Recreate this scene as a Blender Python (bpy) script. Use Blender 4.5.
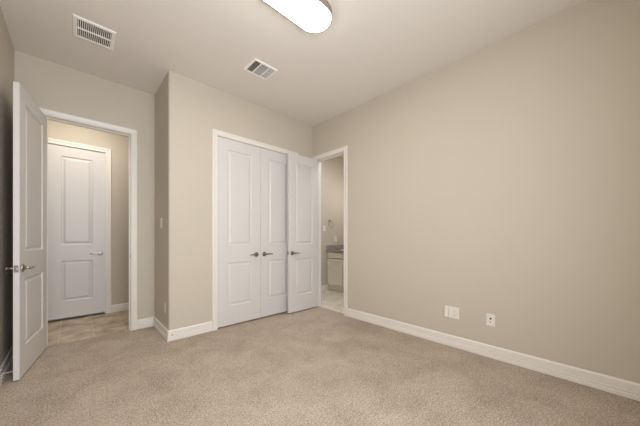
import bpy, bmesh, math, random
from mathutils import Vector, Matrix
random.seed(4)
for o in list(bpy.data.objects): bpy.data.objects.remove(o)
scene = bpy.context.scene
C = scene.collection
PI = math.pi

# ------------------------------------------------------------------ camera, world, lights, exposure
F = 258.74; CY = 237.12; YAW = 0.7593; EYE = 1.16
cd = bpy.data.cameras.new('camera'); cam = bpy.data.objects.new('camera', cd); C.objects.link(cam)
cam.location = (0, 0, EYE); cam.rotation_euler = (PI/2, 0, -YAW)
cd.sensor_width = 36; cd.lens = F/640*36; cd.shift_y = (CY-213)/640; cd.clip_start = 0.02
scene.camera = cam
scene.view_settings.view_transform = 'Standard'
scene.view_settings.look = 'None'
scene.view_settings.gamma = 1
scene.view_settings.use_curve_mapping = False
scene.view_settings.exposure = 0.0
w = bpy.data.worlds.new('world'); scene.world = w; w.use_nodes = True
w.node_tree.nodes['Background'].inputs[0].default_value = (0.75, 0.85, 1, 1)
w.node_tree.nodes['Background'].inputs[1].default_value = 0.6

def area(name, loc, rot, sx, sy, power, col):
    l = bpy.data.lights.new(name, 'AREA'); l.shape = 'RECTANGLE'; l.size = sx; l.size_y = sy
    l.energy = power; l.color = col
    o = bpy.data.objects.new(name, l); C.objects.link(o); o.location = loc; o.rotation_euler = rot
    return o
def point(name, loc, r, power, col):
    l = bpy.data.lights.new(name, 'POINT'); l.shadow_soft_size = r; l.energy = power; l.color = col
    o = bpy.data.objects.new(name, l); C.objects.link(o); o.location = loc
    return o
DAY = area('window_daylight', (0.42, -0.47, 1.60), (PI/2, 0, 0), 1.50, 1.55, 80, (0.88, 0.93, 1.0))   # faces +Y, into the room
HALL = area('hallway_lamp', (0.05, 4.36, 2.99), (0, 0, 0), 0.40, 0.30, 13.8, (1.0, 0.95, 0.87))   # faces down
BATH = area('bathroom_fill', (3.55, 2.90, 2.99), (0, 0, 0), 0.5, 0.5, 17, (0.86, 0.91, 1.0))   # unseen ceiling fill added to light the vanity front, faces down
VAN = point('vanity_lamp', (4.55, 3.30, 2.05), 0.10, 8, (1.0, 0.95, 0.90))
LAMP_STRENGTH = 20

# ------------------------------------------------------------------ layout
XR, YC, XB, YA, XL, YH, ZC = 2.907, 3.245, 0.761, 3.9485, -0.4317, 5.082, 3.016
YR = -0.55; T = 0.12
DZ = 2.438                       # door opening height
CLO = (1.300, 2.530)            # closet opening (x)
BTH = (2.540, 3.166)            # bathroom opening (y)
BED = (-0.222, 0.510)           # bedroom door opening (x)
HAL = (-0.285, 0.347)           # hallway door opening (x)

# ------------------------------------------------------------------ materials
def lin(c):
    c = [v/255 for v in c]
    return tuple(v/12.92 if v <= .04045 else ((v+.055)/1.055)**2.4 for v in c) + (1,)
def mat(name, col, rough=.5, metal=0, bump=None, var=None, spec=None):
    m = bpy.data.materials.new(name); m.use_nodes = True
    nt = m.node_tree; b = nt.nodes['Principled BSDF']
    b.inputs['Base Color'].default_value = lin(col); b.inputs['Roughness'].default_value = rough
    b.inputs['Metallic'].default_value = metal
    if spec is not None: b.inputs['Specular IOR Level'].default_value = spec
    tc = nt.nodes.new('ShaderNodeTexCoord')
    if var:
        sc, amt = var
        n = nt.nodes.new('ShaderNodeTexNoise'); n.inputs['Scale'].default_value = sc; n.inputs['Detail'].default_value = 4
        nt.links.new(tc.outputs['Object'], n.inputs['Vector'])
        r = nt.nodes.new('ShaderNodeValToRGB')
        r.color_ramp.elements[0].position = .3; r.color_ramp.elements[1].position = .7
        r.color_ramp.elements[0].color = lin([v*(1-amt) for v in col]); r.color_ramp.elements[1].color = lin([min(255, v*(1+amt)) for v in col])
        nt.links.new(n.outputs['Fac'], r.inputs['Fac']); nt.links.new(r.outputs['Color'], b.inputs['Base Color'])
    if bump:
        sc, st, dist = bump
        n = nt.nodes.new('ShaderNodeTexNoise'); n.inputs['Scale'].default_value = sc; n.inputs['Detail'].default_value = 3
        nt.links.new(tc.outputs['Object'], n.inputs['Vector'])
        bp = nt.nodes.new('ShaderNodeBump'); bp.inputs['Strength'].default_value = st; bp.inputs['Distance'].default_value = dist
        nt.links.new(n.outputs['Fac'], bp.inputs['Height']); nt.links.new(bp.outputs['Normal'], b.inputs['Normal'])
    return m
WALL = mat('wall_paint', (199, 189, 173), .62, bump=(90, .12, .002), var=(1.3, .006), spec=.35)
CEIL = mat('ceiling_paint', (231, 224, 216), .8, bump=(55, .35, .003), spec=.2)
TRIM = mat('trim_paint', (231, 224, 215), .38, var=(2, .004))
DOORP = mat('door_paint', (216, 211, 207), .40, var=(2, .004))
NICK = mat('satin_nickel', (182, 174, 166), .30, 1.0, var=(30, .04))
DARKNICK = mat('aged_nickel', (146, 136, 131), .36, 1.0, var=(30, .04))
PLATE = mat('white_plastic', (232, 226, 216), .35, var=(8, .004))
TANPLATE = mat('almond_plastic', (214, 203, 182), .4, var=(8, .004))
BLACK = mat('dark_slot', (28, 24, 22), .7, var=(20, .1))
DARKBACK = mat('unlit_dark', (46, 40, 36), .8, var=(20, .1))  # near-black colour standing for shade behind the grilles and the hallway door
VENTW = mat('vent_enamel', (248, 244, 238), .45, var=(12, .004))
BRASS = mat('coax_brass', (150, 120, 70), .35, 1, var=(30, .04))
CAB = mat('vanity_paint', (236, 228, 212), .45, var=(6, .01))
PORC = mat('porcelain', (240, 238, 234), .15, var=(6, .004))
RUBBER = mat('white_rubber', (222, 216, 206), .6, var=(20, .01))

def granite():
    m = mat('granite', (150, 138, 136), .25)
    nt = m.node_tree; b = nt.nodes['Principled BSDF']
    v = nt.nodes.new('ShaderNodeTexNoise'); v.inputs['Scale'].default_value = 70; v.inputs['Detail'].default_value = 5
    tc = nt.nodes.new('ShaderNodeTexCoord'); nt.links.new(tc.outputs['Object'], v.inputs['Vector'])
    r = nt.nodes.new('ShaderNodeValToRGB'); e = r.color_ramp.elements
    e[0].position = .35; e[0].color = lin((104, 94, 96)); e[1].position = .65; e[1].color = lin((190, 178, 172))
    nt.links.new(v.outputs['Fac'], r.inputs['Fac']); nt.links.new(r.outputs['Color'], b.inputs['Base Color'])
    return m
GRAN = granite()

def carpet():
    m = bpy.data.materials.new('carpet_pile'); m.use_nodes = True
    nt = m.node_tree; N = nt.nodes.new; L = nt.links.new
    b = nt.nodes['Principled BSDF']; b.inputs['Roughness'].default_value = .95; b.inputs['Specular IOR Level'].default_value = .08
    tc = N('ShaderNodeTexCoord')
    def noise(s, d, rough=.6, dist=0):
        n = N('ShaderNodeTexNoise'); n.inputs['Scale'].default_value = s; n.inputs['Detail'].default_value = d
        n.inputs['Roughness'].default_value = rough; n.inputs['Distortion'].default_value = dist
        L(tc.outputs['Object'], n.inputs['Vector']); return n
    fine = noise(100, 4, .8); mid = noise(26, 3, .6, .5); big = noise(3.2, 3, .55, .6)
    r = N('ShaderNodeValToRGB'); e = r.color_ramp.elements
    e[0].position = .39; e[0].color = lin((134, 119, 102)); e[1].position = .61; e[1].color = lin((212, 197, 180))
    a = N('ShaderNodeMath'); a.operation = 'MULTIPLY_ADD'; a.inputs[1].default_value = .78; L(fine.outputs['Fac'], a.inputs[0])
    a2 = N('ShaderNodeMath'); a2.operation = 'MULTIPLY'; a2.inputs[1].default_value = .09; L(mid.outputs['Fac'], a2.inputs[0])
    a3 = N('ShaderNodeMath'); a3.operation = 'MULTIPLY_ADD'; a3.inputs[1].default_value = .13; L(big.outputs['Fac'], a3.inputs[0]); L(a2.outputs[0], a3.inputs[2])
    L(a3.outputs[0], a.inputs[2]); L(a.outputs[0], r.inputs['Fac']); L(r.outputs['Color'], b.inputs['Base Color'])
    bp = N('ShaderNodeBump'); bp.inputs['Strength'].default_value = .6; bp.inputs['Distance'].default_value = .008
    L(fine.outputs['Fac'], bp.inputs['Height']); L(bp.outputs['Normal'], b.inputs['Normal'])
    return m
CARP = carpet()

def tile(name, c1, c2, grout, sx, sy, ox, oy, gw=.004):
    """rectangular floor tile set by object-space x and y"""
    m = bpy.data.materials.new(name); m.use_nodes = True
    nt = m.node_tree; N = nt.nodes.new; L = nt.links.new
    b = nt.nodes['Principled BSDF']; b.inputs['Roughness'].default_value = .42
    tc = N('ShaderNodeTexCoord'); sp = N('ShaderNodeSeparateXYZ'); L(tc.outputs['Object'], sp.inputs[0])
    def edge(out, s, o):
        a = N('ShaderNodeMath'); a.operation = 'SUBTRACT'; a.inputs[1].default_value = o; L(out, a.inputs[0])
        p = N('ShaderNodeMath'); p.operation = 'PINGPONG'; p.inputs[1].default_value = s/2; L(a.outputs[0], p.inputs[0])
        l = N('ShaderNodeMath'); l.operation = 'LESS_THAN'; l.inputs[1].default_value = gw/2; L(p.outputs[0], l.inputs[0])
        return l
    ex = edge(sp.outputs['X'], sx, ox); ey = edge(sp.outputs['Y'], sy, oy)
    mx = N('ShaderNodeMath'); mx.operation = 'MAXIMUM'; L(ex.outputs[0], mx.inputs[0]); L(ey.outputs[0], mx.inputs[1])
    n = N('ShaderNodeTexNoise'); n.inputs['Scale'].default_value = 5; n.inputs['Detail'].default_value = 6; n.inputs['Distortion'].default_value = .4
    L(tc.outputs['Object'], n.inputs['Vector'])
    r = N('ShaderNodeValToRGB'); e = r.color_ramp.elements
    e[0].position = .32; e[0].color = lin(c1); e[1].position = .68; e[1].color = lin(c2)
    L(n.outputs['Fac'], r.inputs['Fac'])
    mix = N('ShaderNodeMixRGB'); mix.inputs[2].default_value = lin(grout)
    L(mx.outputs[0], mix.inputs[0]); L(r.outputs['Color'], mix.inputs[1]); L(mix.outputs[0], b.inputs['Base Color'])
    bp = N('ShaderNodeBump'); bp.inputs['Strength'].default_value = .3; bp.inputs['Distance'].default_value = .002; bp.invert = True
    L(mx.outputs[0], bp.inputs['Height']); L(bp.outputs['Normal'], b.inputs['Normal'])
    return m
HTILE = tile('hallway_tile', (152, 129, 105), (218, 199, 176), (226, 214, 196), .300, 1.2, -.130, 4.62)
BTILE = tile('bathroom_tile', (214, 203, 186), (236, 227, 210), (196, 185, 168), .305, .305, 3.17, 2.98)

def emit(name, col, s):
    m = bpy.data.materials.new(name); m.use_nodes = True
    b = m.node_tree.nodes['Principled BSDF']; b.inputs['Base Color'].default_value = (.8, .8, .8, 1)
    b.inputs['Emission Color'].default_value = col; b.inputs['Emission Strength'].default_value = s
    n = m.node_tree.nodes.new('ShaderNodeTexNoise'); n.inputs['Scale'].default_value = 2
    mr = m.node_tree.nodes.new('ShaderNodeMapRange'); mr.inputs['To Min'].default_value = s*.98; mr.inputs['To Max'].default_value = s*1.02
    m.node_tree.links.new(n.outputs['Fac'], mr.inputs['Value']); m.node_tree.links.new(mr.outputs[0], b.inputs['Emission Strength'])
    return m
LAMPM = emit('lamp_diffuser', (1, .985, .955, 1), LAMP_STRENGTH)

# ------------------------------------------------------------------ mesh helpers
def box(bm, x0, x1, y0, y1, z0, z1, bev=0):
    b2 = bmesh.new()
    vs = [b2.verts.new((x, y, z)) for x in (x0, x1) for y in (y0, y1) for z in (z0, z1)]
    for f in ((0,1,3,2), (4,6,7,5), (0,4,5,1), (2,3,7,6), (0,2,6,4), (1,5,7,3)): b2.faces.new([vs[i] for i in f])
    bmesh.ops.recalc_face_normals(b2, faces=b2.faces)
    if bev: bmesh.ops.bevel(b2, geom=b2.edges[:], offset=bev, segments=2, affect='EDGES', profile=.7)
    me = bpy.data.meshes.new('t'); b2.to_mesh(me); b2.free(); bm.from_mesh(me); bpy.data.meshes.remove(me)
    return bm
def prism(bm, poly, z0, z1):
    """poly: CCW xy list"""
    lo = [bm.verts.new((x, y, z0)) for x, y in poly]; hi = [bm.verts.new((x, y, z1)) for x, y in poly]
    n = len(poly)
    bm.faces.new(lo[::-1]); bm.faces.new(hi)
    for i in range(n): bm.faces.new((lo[i], lo[(i+1) % n], hi[(i+1) % n], hi[i]))
    return bm
def sweep(bm, path, prof, closed=False):
    """path: list of (origin, u, v) frames with mitre already in u; prof: list (a,b) -> o + a*u + b*v"""
    rings = []
    for o, u, v in path:
        o, u, v = Vector(o), Vector(u), Vector(v)
        rings.append([bm.verts.new(o + u*a + v*b) for a, b in prof])
    n = len(prof)
    for i in range(len(rings) - (0 if closed else 1)):
        A, B = rings[i], rings[(i+1) % len(rings)]
        for k in range(n): bm.faces.new((A[k], A[(k+1) % n], B[(k+1) % n], B[k]))
    if not closed: bm.faces.new(rings[0]); bm.faces.new(rings[-1][::-1])
    bmesh.ops.recalc_face_normals(bm, faces=bm.faces)
    return bm
def tube(bm, pts, rads, seg=16, sq=(1, 1), cap=True):
    pts = [Vector(p) for p in pts]; rings = []
    for i, p in enumerate(pts):
        d = (pts[min(i+1, len(pts)-1)] - pts[max(i-1, 0)]).normalized()
        up = Vector((0, 0, 1)) if abs(d.z) < .9 else Vector((1, 0, 0))
        a = d.cross(up).normalized(); b = a.cross(d).normalized()
        r = rads[i] if isinstance(rads, (list, tuple)) else rads
        rings.append([bm.verts.new(p + a*math.cos(2*PI*k/seg)*r*sq[0] + b*math.sin(2*PI*k/seg)*r*sq[1]) for k in range(seg)])
    for A, B in zip(rings, rings[1:]):
        for k in range(seg):
            f = bm.faces.new((A[k], A[(k+1) % seg], B[(k+1) % seg], B[k])); f.smooth = True
    if cap: bm.faces.new(rings[0]); bm.faces.new(rings[-1])
    bmesh.ops.recalc_face_normals(bm, faces=bm.faces)
    return bm
def obj(name, bm, m, parent=None, loc=None, rz=0):
    me = bpy.data.meshes.new(name); bm.to_mesh(me); bm.free(); me.materials.append(m)
    o = bpy.data.objects.new(name, me); C.objects.link(o)
    if parent: o.parent = parent
    if loc: o.location = loc
    o.rotation_euler = (0, 0, rz)
    return o
def empty(name, loc=(0, 0, 0), rz=0):
    o = bpy.data.objects.new(name, None); C.objects.link(o); o.location = loc; o.rotation_euler = (0, 0, rz)
    o.empty_display_size = .1
    return o
def tag(o, label=None, cat=None, kind=None, group=None):
    if label: o['label'] = label
    if cat: o['category'] = cat
    if kind: o['kind'] = kind
    if group: o['group'] = group
    return o
def NB(): return bmesh.new()
S = 'structure'

# ------------------------------------------------------------------ shell
b = NB(); box(b, XL-T, XR+.06, YR-T, YA+.022, -.10, 0)
tag(obj('floor', b, CARP), 'beige cut pile carpet covering the bedroom floor', 'carpet', S)
b = NB(); box(b, -1.5, 1.6, YA+.022, YH+T, -.10, -.002)
tag(obj('floor_hallway', b, HTILE), 'brown stone look tile floor of the hallway beyond the open bedroom door', 'tile floor', S)
b = NB(); box(b, XR+.06, 4.75, 1.6, 4.12, -.10, -.002)
tag(obj('floor_bathroom', b, BTILE), 'pale tile floor of the bathroom seen through the narrow doorway', 'tile floor', S)
b = NB(); box(b, -1.62, 4.87, YR-T, YH+T, ZC, ZC+.12)
tag(obj('ceiling', b, CEIL), 'light beige textured flat ceiling', 'ceiling', S)

b = NB(); box(b, XL-T, XL, YR-T, YA, 0, ZC)
tag(obj('wall_left', b, WALL), 'beige wall behind the open bedroom door, at the far left', 'wall', S)
# rear wall with a window, behind the camera
WX0, WX1, WZ0, WZ1 = -.35, 1.19, .78, 2.42
b = NB(); box(b, XL, WX0, YR-T, YR, 0, ZC); box(b, WX1, XR, YR-T, YR, 0, ZC)
box(b, WX0, WX1, YR-T, YR, 0, WZ0); box(b, WX0, WX1, YR-T, YR, WZ1, ZC)
tag(obj('wall_rear', b, WALL), 'beige window wall behind the viewpoint', 'wall', S)
# right wall with bathroom opening
b = NB(); box(b, XR, XR+T, YR-T, BTH[0], 0, ZC); box(b, XR, XR+T, BTH[1], YC+T, 0, ZC)
box(b, XR, XR+T, BTH[0], BTH[1], DZ, ZC)
tag(obj('wall_right', b, WALL), 'long blank beige wall on the right with two outlet plates', 'wall', S)
# closet wall with rounded outside corner, and its short return
R = .022
arc = [(XB+R-R*math.cos(a), YC+R-R*math.sin(a)) for a in [PI/2*k/8 for k in range(9)]]   # from side to front
poly = arc + [(CLO[0], YC), (CLO[0], YC+T), (XB+T, YC+T), (XB+T, YA), (XB, YA)]
b = NB(); prism(b, poly, 0, ZC)
for f in b.faces: f.smooth = False
box(b, CLO[0], CLO[1], YC, YC+T, DZ, ZC); box(b, CLO[1], XR, YC, YC+T, 0, ZC)
bmesh.ops.recalc_face_normals(b, faces=b.faces)
tag(obj('wall_closet', b, WALL), 'beige wall around the closet doors with a rounded outside corner', 'wall', S)
# far wall (bedroom door) running on behind the closet
b = NB(); box(b, -1.5, BED[0], YA, YA+T, 0, ZC); box(b, BED[1], XR, YA, YA+T, 0, ZC)
box(b, BED[0], BED[1], YA, YA+T, DZ, ZC)
tag(obj('wall_entry', b, WALL), 'beige wall around the open bedroom doorway on the left', 'wall', S)
# hallway
b = NB(); box(b, -1.5, HAL[0], YH, YH+T, 0, ZC); box(b, HAL[1], 1.6, YH, YH+T, 0, ZC); box(b, HAL[0], HAL[1], YH, YH+T, DZ, ZC)
tag(obj('wall_hallway', b, WALL), 'beige hallway wall around the closed door beyond the doorway', 'wall', S)
b = NB(); box(b, -1.62, -1.5, YA, YH+T, 0, ZC)
b_ = NB(); box(b_, -1.0, 1.1, YH+T, YH+T+.1, 0, ZC)  # sheet added behind the shut door, its dark colour stands for shade
tag(obj('hallway_dark_backing', b_, DARKBACK), 'added dark panel standing in for the unlit space behind the closed hallway door', 'wall', S)
tag(obj('wall_hallway_left', b, WALL), 'hidden left end wall of the hallway', 'wall', S)
b = NB(); box(b, 1.6, 1.72, YA+T, YH+T, 0, ZC)
tag(obj('wall_hallway_right', b, WALL), 'hidden right end wall of the hallway', 'wall', S)
# bathroom
YBW = 4.005
b = NB(); box(b, XR, 4.75, YBW, YBW+T-.004, 0, ZC)
tag(obj('wall_bathroom', b, WALL), 'beige bathroom end wall with the towel ring', 'wall', S)
b = NB(); box(b, 4.75, 4.87, 1.48, YBW+T-.004, 0, ZC)
tag(obj('wall_bathroom_right', b, WALL), 'hidden bathroom side wall behind the vanity', 'wall', S)
b = NB(); box(b, XR+T, 4.75, 1.48, 1.6, 0, ZC)
tag(obj('wall_bathroom_near', b, WALL), 'hidden near wall of the bathroom', 'wall', S)
b = NB(); box(b, XR, XR+T, YC+T, YBW, 0, ZC)
tag(obj('wall_bathroom_left', b, WALL), 'wall between the closet and the bathroom', 'wall', S)

# ------------------------------------------------------------------ window (behind the viewpoint)
wn = tag(empty('window_1', ((WX0+WX1)/2, YR, WZ0)), 'white framed window behind the viewpoint', 'window', S)
hw = (WX1-WX0)/2; hh = WZ1-WZ0
b = NB()
for a in ((-hw, -hw+.05, 0, hh), (hw-.05, hw, 0, hh), (-hw+.05, hw-.05, 0, .05), (-hw+.05, hw-.05, hh-.05, hh), (-hw+.05, hw-.05, hh/2-.02, hh/2+.02)):
    box(b, a[0], a[1], -.10, -.05, a[2], a[3])
obj('window_frame', b, TRIM, wn)
b = NB(); box(b, -hw-.03, hw+.03, -.04, .04, -.025, 0, .004); obj('window_sill', b, TRIM, wn)

# ------------------------------------------------------------------ casings
CP = [(0, 0), (0, .011), (.004, .014), (.012, .014), (.016, .011), (.028, .012), (.045, .017), (.055, .019), (.062, .017), (.065, .012), (.065, 0)]
CW = .065
def casing(name, label, a0, a1, axis, plane, n, depth, wall_t=T):
    """opening from a0 to a1 along axis 'x' or 'y' at plane; n = +-1 outward normal along the other axis; jamb runs back 'depth'"""
    def P(a, out, z): return (a, plane+n*out, z) if axis == 'x' else (plane+n*out, a, z)
    def D(a, out, z): return Vector((a, n*out, z)) if axis == 'x' else Vector((n*out, a, z))
    b = NB()
    z1 = DZ
    out = D(0, 1, 0)
    path = [(P(a0, 0, 0), D(-1, 0, 0), out), (P(a0, 0, z1), D(-1, 0, 1), out), (P(a1, 0, z1), D(1, 0, 1), out), (P(a1, 0, 0), D(1, 0, 0), out)]
    sweep(b, path, CP)
    root = tag(obj(name, b, TRIM), label, 'door casing', S)
    b = NB()
    t = .018
    def bx(a_0, a_1, o0, o1, z0, z1_):
        p, q = P(a_0, o0, z0), P(a_1, o1, z1_)
        box(b, min(p[0], q[0]), max(p[0], q[0]), min(p[1], q[1]), max(p[1], q[1]), z0, z1_)
    bx(a0, a0+.004, -wall_t, .002, 0, z1); bx(a1-.004, a1, -wall_t, .002, 0, z1); bx(a0+.004, a1-.004, -wall_t, .002, z1-.004, z1)
    # door stop strips
    if depth:
        bx(a0+.004, a0+.015, -depth-.032, -depth, 0, z1-.004); bx(a1-.015, a1-.004, -depth-.032, -depth, 0, z1-.004); bx(a0+.015, a1-.015, -depth-.032, -depth, z1-.015, z1-.004)
    obj('jamb', b, TRIM, root)
    return root
casing('trim_1', 'white casing framing the double closet doors', CLO[0], CLO[1], 'x', YC, -1, .045)
casing('trim_2', 'white casing framing the narrow bathroom doorway', BTH[0], BTH[1], 'y', XR, -1, .045)
tr3 = casing('trim_3', 'white casing framing the open bedroom doorway', BED[0], BED[1], 'x', YA, -1, .045)
casing('trim_4', 'white casing framing the closed hallway door', HAL[0], HAL[1], 'x', YH, -1, .045)

# ------------------------------------------------------------------ baseboards
BP = [(0, 0), (.014, 0), (.0175, .004), (.0175, .030), (.0145, .035), (.0095, .037), (.0095, .042), (.0165, .045), (.0165, .051), (.0110, .055), (.0115, .058), (.0115, .104), (.0095, .112), (.005, .118), (0, .120)]
def baseboard(name, label, pts, side):
    """pts: xy polyline on the wall face; side=+1 room lies to the left of travel, -1 to the right"""
    P = [Vector((x, y, 0)) for x, y in pts]; path = []
    for i, p in enumerate(P):
        ns = []
        if i > 0: d = (p-P[i-1]).normalized(); ns.append(Vector((-d.y, d.x, 0))*side)
        if i < len(P)-1: d = (P[i+1]-p).normalized(); ns.append(Vector((-d.y, d.x, 0))*side)
        u = ns[0] if len(ns) == 1 else (ns[0]+ns[1])/(1+ns[0].dot(ns[1]))
        path.append((p, u, (0, 0, 1)))
    b = NB(); sweep(b, path, BP)
    return tag(obj(name, b, TRIM), label, 'baseboard', S)
baseboard('baseboard_right', 'white baseboard along the long right wall', [(XR, YR), (XR, BTH[0]-CW)], 1)
baseboard('baseboard_rear', 'white baseboard under the window behind the viewpoint', [(XL, YR), (XR, YR)], 1)
baseboard('baseboard_left', 'white baseboard on the left wall behind the open bedroom door', [(BED[0]-CW, YA), (XL, YA), (XL, YR+.018)], 1)
baseboard('baseboard_closet', 'white baseboard wrapping the corner left of the closet doors', [(BED[1]+CW, YA), (XB, YA), (XB, YC), (CLO[0]-CW, YC)], -1)
baseboard('baseboard_corner', 'white baseboard stub in the corner hidden by the bathroom door', [(CLO[1]+CW, YC), (XR-.021, YC)], -1)
baseboard('baseboard_hallway', 'white baseboard on the hallway wall right of the hallway door', [(HAL[1]+CW, YH), (1.6, YH)], -1)
baseboard('baseboard_hallway_left', 'white baseboard on the hallway wall left of the hallway door', [(-1.5, YH), (HAL[0]-CW, YH)], -1)
baseboard('baseboard_bathroom', 'white baseboard on the bathroom end wall beside the vanity', [(XR+T, YBW), (4.072, YBW)], -1)

# ------------------------------------------------------------------ doors
def leaf_mesh(w, h, t, z0=.018, stile=.145, lower=(.262, .828), upper=(1.052, 2.295)):
    """slab: x 0..w, y -t..0, two raised panels on both faces"""
    b = NB()
    rects = [(stile, w-stile, lower[0], lower[1]), (stile, w-stile, upper[0], upper[1])]
    ring = [(0, 0), (.005, .003), (.009, .011), (.019, .012), (.028, .0105), (.046, .002), (.050, .002)]
    for s in (0, 1):
        Y = (lambda d: -d) if s == 0 else (lambda d: -t+d)
        def q(x0, x1, za, zb):
            b.faces.new([b.verts.new((x, Y(0), z)) for x, z in ((x0, za), (x1, za), (x1, zb), (x0, zb))])
        q(0, stile, z0, h); q(w-stile, w, z0, h)
        q(stile, w-stile, z0, lower[0]); q(stile, w-stile, lower[1], upper[0]); q(stile, w-stile, upper[1], h)
        for x0, x1, za, zb in rects:
            prev = None
            for ins, d in ring:
                cur = [b.verts.new((x, Y(d), z)) for x, z in ((x0+ins, za+ins), (x1-ins, za+ins), (x1-ins, zb-ins), (x0+ins, zb-ins))]
                if prev:
                    for k in range(4): b.faces.new((prev[k], prev[(k+1) % 4], cur[(k+1) % 4], cur[k]))
                prev = cur
            b.faces.new(prev)
    for f in (((0, 0), (0, -t), 0), ):
        pass
    def side(pts): b.faces.new([b.verts.new(p) for p in pts])
    side([(0, 0, z0), (0, -t, z0), (0, -t, h), (0, 0, h)]); side([(w, 0, z0), (w, 0, h), (w, -t, h), (w, -t, z0)])
    side([(0, 0, z0), (w, 0, z0), (w, -t, z0), (0, -t, z0)]); side([(0, 0, h), (0, -t, h), (w, -t, h), (w, 0, h)])
    bmesh.ops.remove_doubles(b, verts=b.verts, dist=.0002)
    bmesh.ops.recalc_face_normals(b, faces=b.faces)
    return b
def handle(parent, x, z, face_y, n, lever_dir, m):
    """face_y plane, n=+-1 outward along y, lever_dir=+-1 along x"""
    def p(a, o, c): return (x+a*lever_dir, face_y+n*o, z+c)
    b = NB()
    tube(b, [p(0, .008, 0), p(0, .045, 0)], [.0105, .0095], 14)
    tube(b, [p(-.010, .050, 0), p(-.004, .050, 0), p(.02, .052, .001), (x+.055*lever_dir, face_y+n*.052, z+.003), p(.09, .050, .001), p(.112, .047, -.003), p(.116, .047, -.003)],
         [.007, .0112, .0100, .0072, .0062, .0060, .003], 14, sq=(.8, 1.1))
    hd = obj('door_handle', b, m, parent)
    b = NB(); tube(b, [p(0, 0, 0), p(0, .004, 0), p(0, .009, 0), p(0, .011, 0)], [.033, .033, .029, .020], 28)
    obj('rosette', b, m, hd)
    return hd
def door(name, label, w, loc, rz, face, hinge_left=True, m=NICK, t=.035, h=2.430, lever_both=True, stile=.145, latch=True, free=1, z0=.018, hinges=None, hz=(.24, 1.22, 2.18)):
    """origin at hinge edge bottom; leaf along +x (free=1) or -x; y 0 is the seen face (faces +y locally), -t the back"""
    root = tag(empty(name, loc, rz), label, 'door', S)
    b = leaf_mesh(w, h, t, z0=z0, stile=stile)
    if free < 0:
        bmesh.ops.transform(b, matrix=Matrix.Scale(-1, 4, (1, 0, 0)), verts=b.verts)
        bmesh.ops.recalc_face_normals(b, faces=b.faces)
    obj('leaf', b, DOORP, root)
    hx = free*(w-.062)
    handle(root, hx, .918, 0, 1, -free, m)
    if lever_both: handle(root, hx, .918, -t, -1, -free, m)
    if latch:
        b = NB(); e = free*w
        box(b, min(e-.0005*free, e+.0015*free), max(e-.0005*free, e+.0015*free), -t/2-.0125, -t/2+.0125, .918-.028, .918+.028)
        lp = obj('latch_plate', b, m, root)
        b = NB(); box(b, min(e, e+.009*free), max(e, e+.009*free), -t/2-.006, -t/2+.006, .918-.011, .918+.011, .002); obj('latch_bolt', b, m, lp)
    if hinges is not None:
        for z in hz:
            b = NB(); tube(b, [(hinges[0], hinges[1], z-.045), (hinges[0], hinges[1], z+.045)], .0055, 10)
            tag(obj('hinge', b, TRIM if hinges[2] else m, root))
    return root
# local +y must face the viewer: rotate by 180 deg for leaves seen from the -Y side
# closet pair: origin at hinge corner, seen face toward -Y
cl = CLO[1]-CLO[0]; lw = cl/2-.008
door('door_1', 'left white two panel closet door, shut, its lever pointing left', lw, (CLO[0]+.006, YC+.004, 0), PI, 1, free=-1, stile=.130, m=DARKNICK, latch=False, lever_both=False, hinges=(.002, .006, 1))
door('door_2', 'right white two panel closet door, shut, half hidden behind the open bathroom door', lw, (CLO[1]-.006, YC+.004, 0), PI, 1, free=1, stile=.130, m=DARKNICK, latch=False, lever_both=False, hinges=(-.002, .006, 1))
# bathroom door folded open against the closet: hinge at the right
door('door_3', 'white two panel bathroom door standing open in front of the right closet door', .598, (2.926, BTH[1]-.037, 0), PI, 1, free=1, stile=.124, m=DARKNICK)
# hallway door, shut
door('door_4', 'white two panel door shut in the hallway beyond the open doorway', HAL[1]-HAL[0]-.010, (HAL[0]+.005, YH+.004, 0), PI, 1, free=-1, z0=.030, m=NICK, latch=False, lever_both=False)
# bedroom door, swung open toward the left wall
hx, hy = BED[0]+.014, YA-.030
fx, fy = -.320, 3.172
wd = math.hypot(fx-hx, fy-hy); ang = math.atan2(fy-hy, fx-hx)
door('door_5', 'white two panel bedroom door swung open at the left edge of the room', wd, (hx, hy, -.012), ang, 1, free=1, z0=.026, stile=.132, m=NICK, hinges=(-.006, -.003, 1), h=2.414)
# strike plates in the jambs
b = NB(); box(b, BED[1]-.0055, BED[1]-.0035, YA+.008, YA+.036, .925-.028, .925+.028); obj('strike_plate', b, DARKNICK, tr3)

# ------------------------------------------------------------------ ceiling light
LX0, LX1, LYc, LR = .60, 1.580, 1.580, .146
def stadium(r, n=24):
    cx0, cx1 = LX0+LR, LX1-LR
    pts = [(cx1+r*math.sin(PI*k/n), LYc-r*math.cos(PI*k/n)) for k in range(n+1)]
    pts += [(cx0-r*math.sin(PI*k/n), LYc+r*math.cos(PI*k/n)) for k in range(n+1)]
    return pts
def loft(b, secs, cap0=True, cap1=True):
    rings = [[b.verts.new((x, y, z)) for x, y in stadium(r)] for r, z in secs]
    n = len(rings[0])
    for A, B in zip(rings, rings[1:]):
        for k in range(n): b.faces.new((A[k], A[(k+1) % n], B[(k+1) % n], B[k])).smooth = True
    if cap0: b.faces.new(rings[0])
    if cap1: b.faces.new(rings[-1])
    bmesh.ops.recalc_face_normals(b, faces=b.faces)
lamp = tag(empty('ceiling_light', ((LX0+LX1)/2, LYc, ZC)), 'glowing white oblong flush ceiling light with rounded ends', 'ceiling light')
def rel(b):
    bmesh.ops.translate(b, verts=b.verts, vec=(-(LX0+LX1)/2, -LYc, -ZC)); return b
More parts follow.
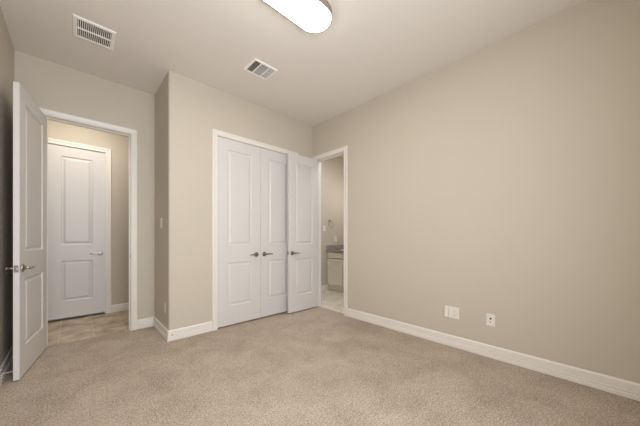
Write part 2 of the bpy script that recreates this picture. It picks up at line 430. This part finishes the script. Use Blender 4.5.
b = NB(); loft(b, [(LR-.004, ZC), (LR, ZC-.004), (LR, ZC-.050), (LR-.006, ZC-.053)]); obj('base_pan', rel(b), mat('lamp_pan', (150, 136, 118), .5, var=(8, .01)), lamp)
b = NB(); loft(b, [(LR-.007, ZC-.050), (LR-.008, ZC-.056), (LR-.014, ZC-.064), (LR-.030, ZC-.072), (LR-.055, ZC-.078), (LR-.10, ZC-.080)]); obj('lamp_shade', rel(b), LAMPM, lamp)

# ------------------------------------------------------------------ ceiling vents
def vent_frame(b, x0, x1, y0, y1, rim, drop=.010):
    path = [((x0, y0, 0), (1, 1, 0), (0, 0, -1)), ((x1, y0, 0), (-1, 1, 0), (0, 0, -1)), ((x1, y1, 0), (-1, -1, 0), (0, 0, -1)), ((x0, y1, 0), (1, -1, 0), (0, 0, -1))]
    sweep(b, path, [(0, 0), (0, .003), (.006, drop*.8), (rim-.004, drop), (rim, drop-.002), (rim, 0)], closed=True)
def slat(b, c, half, along, wdt, tilt, th=.0012):
    """c=(x,y,z) centre; along 'x'/'y'; tilt rad"""
    m = Matrix.Rotation(tilt, 4, 'Y' if along == 'y' else 'X')
    k = NB()
    if along == 'y': box(k, -wdt/2, wdt/2, -half, half, -th/2, th/2)
    else: box(k, -half, half, -wdt/2, wdt/2, -th/2, th/2)
    bmesh.ops.transform(k, matrix=Matrix.Translation(c) @ m, verts=k.verts)
    me = bpy.data.meshes.new('t'); k.to_mesh(me); k.free(); b.from_mesh(me); bpy.data.meshes.remove(me)
# return grille
x0, x1, y0, y1 = -.012, .277, 2.972, 3.281
v = tag(empty('ceiling_vent', ((x0+x1)/2, (y0+y1)/2, ZC)), 'square white return air grille with two rows of slats, at upper left', 'air vent')
hx_, hy_ = (x1-x0)/2, (y1-y0)/2; rim = .030
b = NB(); vent_frame(b, -hx_, hx_, -hy_, hy_, rim); obj('frame', b, VENTW, v)
b = NB(); box(b, -hx_+rim, hx_-rim, -.007, .007, -.010, -.001); obj('divider', b, VENTW, v)
b = NB(); n = 17
for i in range(n):
    x = -hx_+rim + (2*hx_-2*rim)*(i+.5)/n
    for s in (-1, 1):
        slat(b, (x, s*(hy_-rim+.007)/2, -.0055), (hy_-rim-.007)/2, 'y', .0088, math.radians(-42))
obj('louvers', b, VENTW, v)
b = NB(); box(b, -hx_+rim-.002, hx_-rim+.002, -hy_+rim-.002, hy_-rim+.002, -.0012, -.0002); obj('dark_backing', b, DARKBACK, v)  # flat dark sheet, the shade inside the duct is put into its colour
# supply register
x0, x1, y0, y1 = 1.354, 1.641, 2.406, 2.653
v = tag(empty('ceiling_vent', ((x0+x1)/2, (y0+y1)/2, ZC)), 'small white three section supply air register, between the ceiling light and closet wall', 'air vent')
hx_, hy_ = (x1-x0)/2, (y1-y0)/2; rim = .023
b = NB(); vent_frame(b, -hx_, hx_, -hy_, hy_, rim); obj('frame', b, VENTW, v)
W3 = (2*hx_-2*rim)
cuts = [-hx_+rim, -hx_+rim+W3*.30, -hx_+rim+W3*.70, hx_-rim]
b = NB()
for c in cuts[1:3]: box(b, c-.004, c+.004, -hy_+rim, hy_-rim, -.011, -.001)
obj('divider', b, VENTW, v)
b = NB()
for i in range(6):
    x = cuts[0] + (cuts[1]-cuts[0]-.004)*(i+.5)/6
    slat(b, (x, 0, -.0055), hy_-rim, 'y', .0085, math.radians(-48))
    x = cuts[2]+.004 + (cuts[3]-cuts[2]-.004)*(i+.5)/6
    slat(b, (x, 0, -.0055), hy_-rim, 'y', .0075, math.radians(72))
for i in range(14):
    y = -hy_+rim + (2*hy_-2*rim)*(i+.5)/14
    slat(b, ((cuts[1]+cuts[2])/2, y, -.0055), (cuts[2]-cuts[1])/2-.004, 'x', .0080, math.radians(68))
obj('louvers', b, VENTW, v)
b = NB(); box(b, -hx_+rim-.002, hx_-rim+.002, -hy_+rim-.002, hy_-rim+.002, -.0012, -.0002); obj('dark_backing', b, DARKBACK, v)  # no hole here, a dark sheet gives the register its inner shade

# ------------------------------------------------------------------ wall plates.  Local frame: plate lies in x-z, faces -y
def plate(name, label, cat, loc, rz, w, h, m):
    root = tag(empty(name, loc, rz), label, cat)
    b = NB(); box(b, -w/2, w/2, -.006, 0, -h/2, h/2, .0025); obj('cover_plate', b, m, root)
    return root
def receptacle(root, cx, m):
    for s in (-1, 1):
        b = NB()
        pts = []
        for k in range(24):
            a = 2*PI*k/24; pts.append((max(-.017, min(.017, .020*math.cos(a))), max(-.0135, min(.0135, .0175*math.sin(a)))))
        lo = [b.verts.new((cx+x, -.005, z+s*.0195)) for x, z in pts]; hi = [b.verts.new((cx+x, -.009, z+s*.0195)) for x, z in pts]
        b.faces.new(lo); b.faces.new(hi)
        for k in range(24): b.faces.new((lo[k], lo[(k+1) % 24], hi[(k+1) % 24], hi[k]))
        bmesh.ops.recalc_face_normals(b, faces=b.faces)
        r = obj('socket', b, m, root)
        b = NB()
        for dx in (-.0065, .0065): box(b, cx+dx-.0012, cx+dx+.0012, -.0095, -.0085, s*.0195-.002, s*.0195+.006)
        tube(b, [(cx, -.0085, s*.0195-.008), (cx, -.0095, s*.0195-.008)], .0024, 10)
        obj('socket_slots', b, BLACK, r)
# right wall faces -x: rotate so local -y -> world -x  (rz = -90deg: local -y -> -x)
RZR = -PI/2
pl = plate('outlet_plate', 'wide two gang white outlet plate with a protruding cap, nearer the bathroom doorway', 'outlet', (XR, 1.026, .362), RZR, .140, .120, PLATE)
receptacle(pl, .026, PLATE)
b = NB(); box(b, -.068, -.030, -.034, -.005, -.050, .050, .006); obj('outlet_cap', b, PLATE, pl)
pl = plate('outlet_plate', 'single white cable jack plate with a dark round jack, right of the wide plate', 'wall plate', (XR, .675, .364), RZR, .072, .116, PLATE)
b = NB(); tube(b, [(0, -.005, .012), (0, -.009, .012), (0, -.016, .012)], [.0085, .0085, .0060], 16); obj('cable_jack', b, BLACK, pl)
b = NB(); box(b, -.009, .009, -.0085, -.005, -.028, -.013, .001); jk = obj('phone_jack', b, PLATE, pl)
b = NB(); box(b, -.0055, .0055, -.009, -.0083, -.025, -.017); obj('jack_opening', b, mat('jack_grey', (120, 108, 96), .6, var=(20, .02)), jk)
for z in (-.042, .042):
    b = NB(); tube(b, [(0, -.0055, z), (0, -.0075, z)], .003, 10); obj('screw', b, PLATE, pl)
# return wall beside closet faces -x too
pl = plate('light_switch', 'almond rocker light switch on the narrow return wall left of the closet', 'light switch', (XB, 3.585, 1.328), RZR, .074, .118, TANPLATE)
b = NB(); box(b, -.0165, .0165, -.0085, -.005, -.0335, .0335, .0015); obj('switch_rocker', b, TANPLATE, pl)
pl = plate('outlet_plate', 'almond outlet low on the narrow return wall, below the light switch', 'outlet', (XB, 3.398, .345), RZR, .072, .116, TANPLATE)
receptacle(pl, 0, TANPLATE)
# door stop bumper on the baseboard corner
b = NB(); tube(b, [(.795, YC-.0115, .066), (.795, YC-.018, .066)], [.0075, .006], 14)
tag(obj('wall_bumper', b, mat('bumper_grey', (168, 156, 148), .5, .3, var=(20, .02))), 'small round grey spot on the baseboard at the rounded corner', 'bumper')
# spring door stop behind the bedroom door
ds = tag(empty('door_stop', (XL+.0115, 3.262, .062)), 'thin white door stop on the baseboard behind the bedroom door', 'door stop')
b = NB()
tube(b, [(0, 0, 0), (.004, 0, 0)], [.010, .008], 14)
obj('stop_base', b, RUBBER, ds)
b = NB(); pts = [(.004+.050*k/160, .0045*math.cos(k*PI/4), .0045*math.sin(k*PI/4)) for k in range(161)]
tube(b, pts, .0011, 6); obj('spring', b, RUBBER, ds)
b = NB(); tube(b, [(.054, 0, 0), (.064, 0, 0), (.067, 0, 0)], [.0065, .0065, .004], 12); obj('rubber_tip', b, RUBBER, ds)

# ------------------------------------------------------------------ bathroom
VX, VY0 = 4.012, 2.62
va = tag(empty('bathroom_vanity', (VX, YBW, 0)), 'cream bathroom vanity cabinet seen through the narrow doorway', 'vanity')
def vb(x0, x1, y0, y1, z0, z1, bev=0): return box(NB(), x0-VX, x1-VX, y0-YBW, y1-YBW, z0, z1, bev)
obj('cabinet_body', vb(VX+.030, 4.75, VY0, YBW, .115, .838), CAB, va)
obj('toe_kick', vb(VX+.072, 4.75, VY0+.005, YBW, 0, .115), CAB, va)
for i, (ya, yb) in enumerate(((3.545, 3.985), (3.09, 3.53), (2.635, 3.075))):
    obj('drawer', vb(VX, VX+.018, ya, yb, .712, .828, .003), CAB, va)
    b = vb(VX, VX+.018, ya, yb, .125, .690, .003); 
    d = obj('cabinet_door', b, CAB, va)
    b = NB()
    for a in ((ya, ya+.05, .135, .69), (yb-.05, yb, .135, .69), (ya+.05, yb-.05, .135, .185), (ya+.05, yb-.05, .64, .69)):
        box(b, -.007, .001, a[0]-YBW, a[1]-YBW, a[2], a[3], .0015)
    obj('door_rail', b, CAB, d)
ct = tag(empty('bathroom_countertop', (VX-.02, YBW, .84)), 'grey granite countertop with an end splash on the bathroom vanity', 'countertop')
b = NB(); box(b, 0, 4.75-VX+.02, VY0-YBW, 0, 0, .036, .003); obj('counter_slab', b, GRAN, ct)
b = NB(); box(b, .004, 4.73-VX+.02, -.020, 0, .036, .140, .002); obj('end_splash', b, GRAN, ct)
b = NB(); box(b, 4.73-VX+.02, 4.75-VX+.02, VY0-YBW, -.02, .036, .140, .002); obj('back_splash', b, GRAN, ct)
# oval sink rim set on the counter
b = NB(); N_ = 32
secs = [(.235, .180, .0365), (.235, .180, .048), (.215, .160, .052), (.195, .142, .046), (.16, .115, .038)]
rings = [[b.verts.new((.33+rx*.85*math.cos(2*PI*k/N_), -.42+ry*1.35*math.sin(2*PI*k/N_), z)) for k in range(N_)] for rx, ry, z in secs]
for A, B in zip(rings, rings[1:]):
    for k in range(N_): b.faces.new((A[k], A[(k+1) % N_], B[(k+1) % N_], B[k])).smooth = True
b.faces.new(rings[0]); b.faces.new(rings[-1]); bmesh.ops.recalc_face_normals(b, faces=b.faces)
obj('sink', b, PORC, ct)
# towel ring on the end wall
tr = tag(empty('towel_ring', (4.085, YBW, 1.520)), 'metal towel ring on the bathroom wall above the vanity', 'towel ring')
b = NB(); tube(b, [(0, 0, 0), (0, -.008, 0), (0, -.010, 0)], [.026, .024, .016], 20); tube(b, [(0, -.008, 0), (0, -.045, 0)], [.010, .008], 12)
obj('wall_mount', b, DARKNICK, tr)
b = NB(); RR = .075
tube(b, [(RR*math.sin(2*PI*k/40), -.042-.010*(1-math.cos(2*PI*k/40)), -.008-RR+RR*math.cos(2*PI*k/40)) for k in range(41)], .0050, 10, cap=False); obj('ring', b, DARKNICK, tr)
pl = plate('light_switch', 'white light switch on the bathroom wall left of the towel ring', 'light switch', (3.928, YBW, 1.350), 0, .075, .118, PLATE)
b = NB(); box(b, -.0165, .0165, -.0085, -.005, -.0335, .0335, .0015); obj('switch_rocker', b, PLATE, pl)
pl = plate('outlet_plate', 'white outlet on the bathroom wall just above the countertop splash', 'outlet', (4.285, YBW, 1.115), 0, .072, .116, PLATE)
receptacle(pl, 0, PLATE)
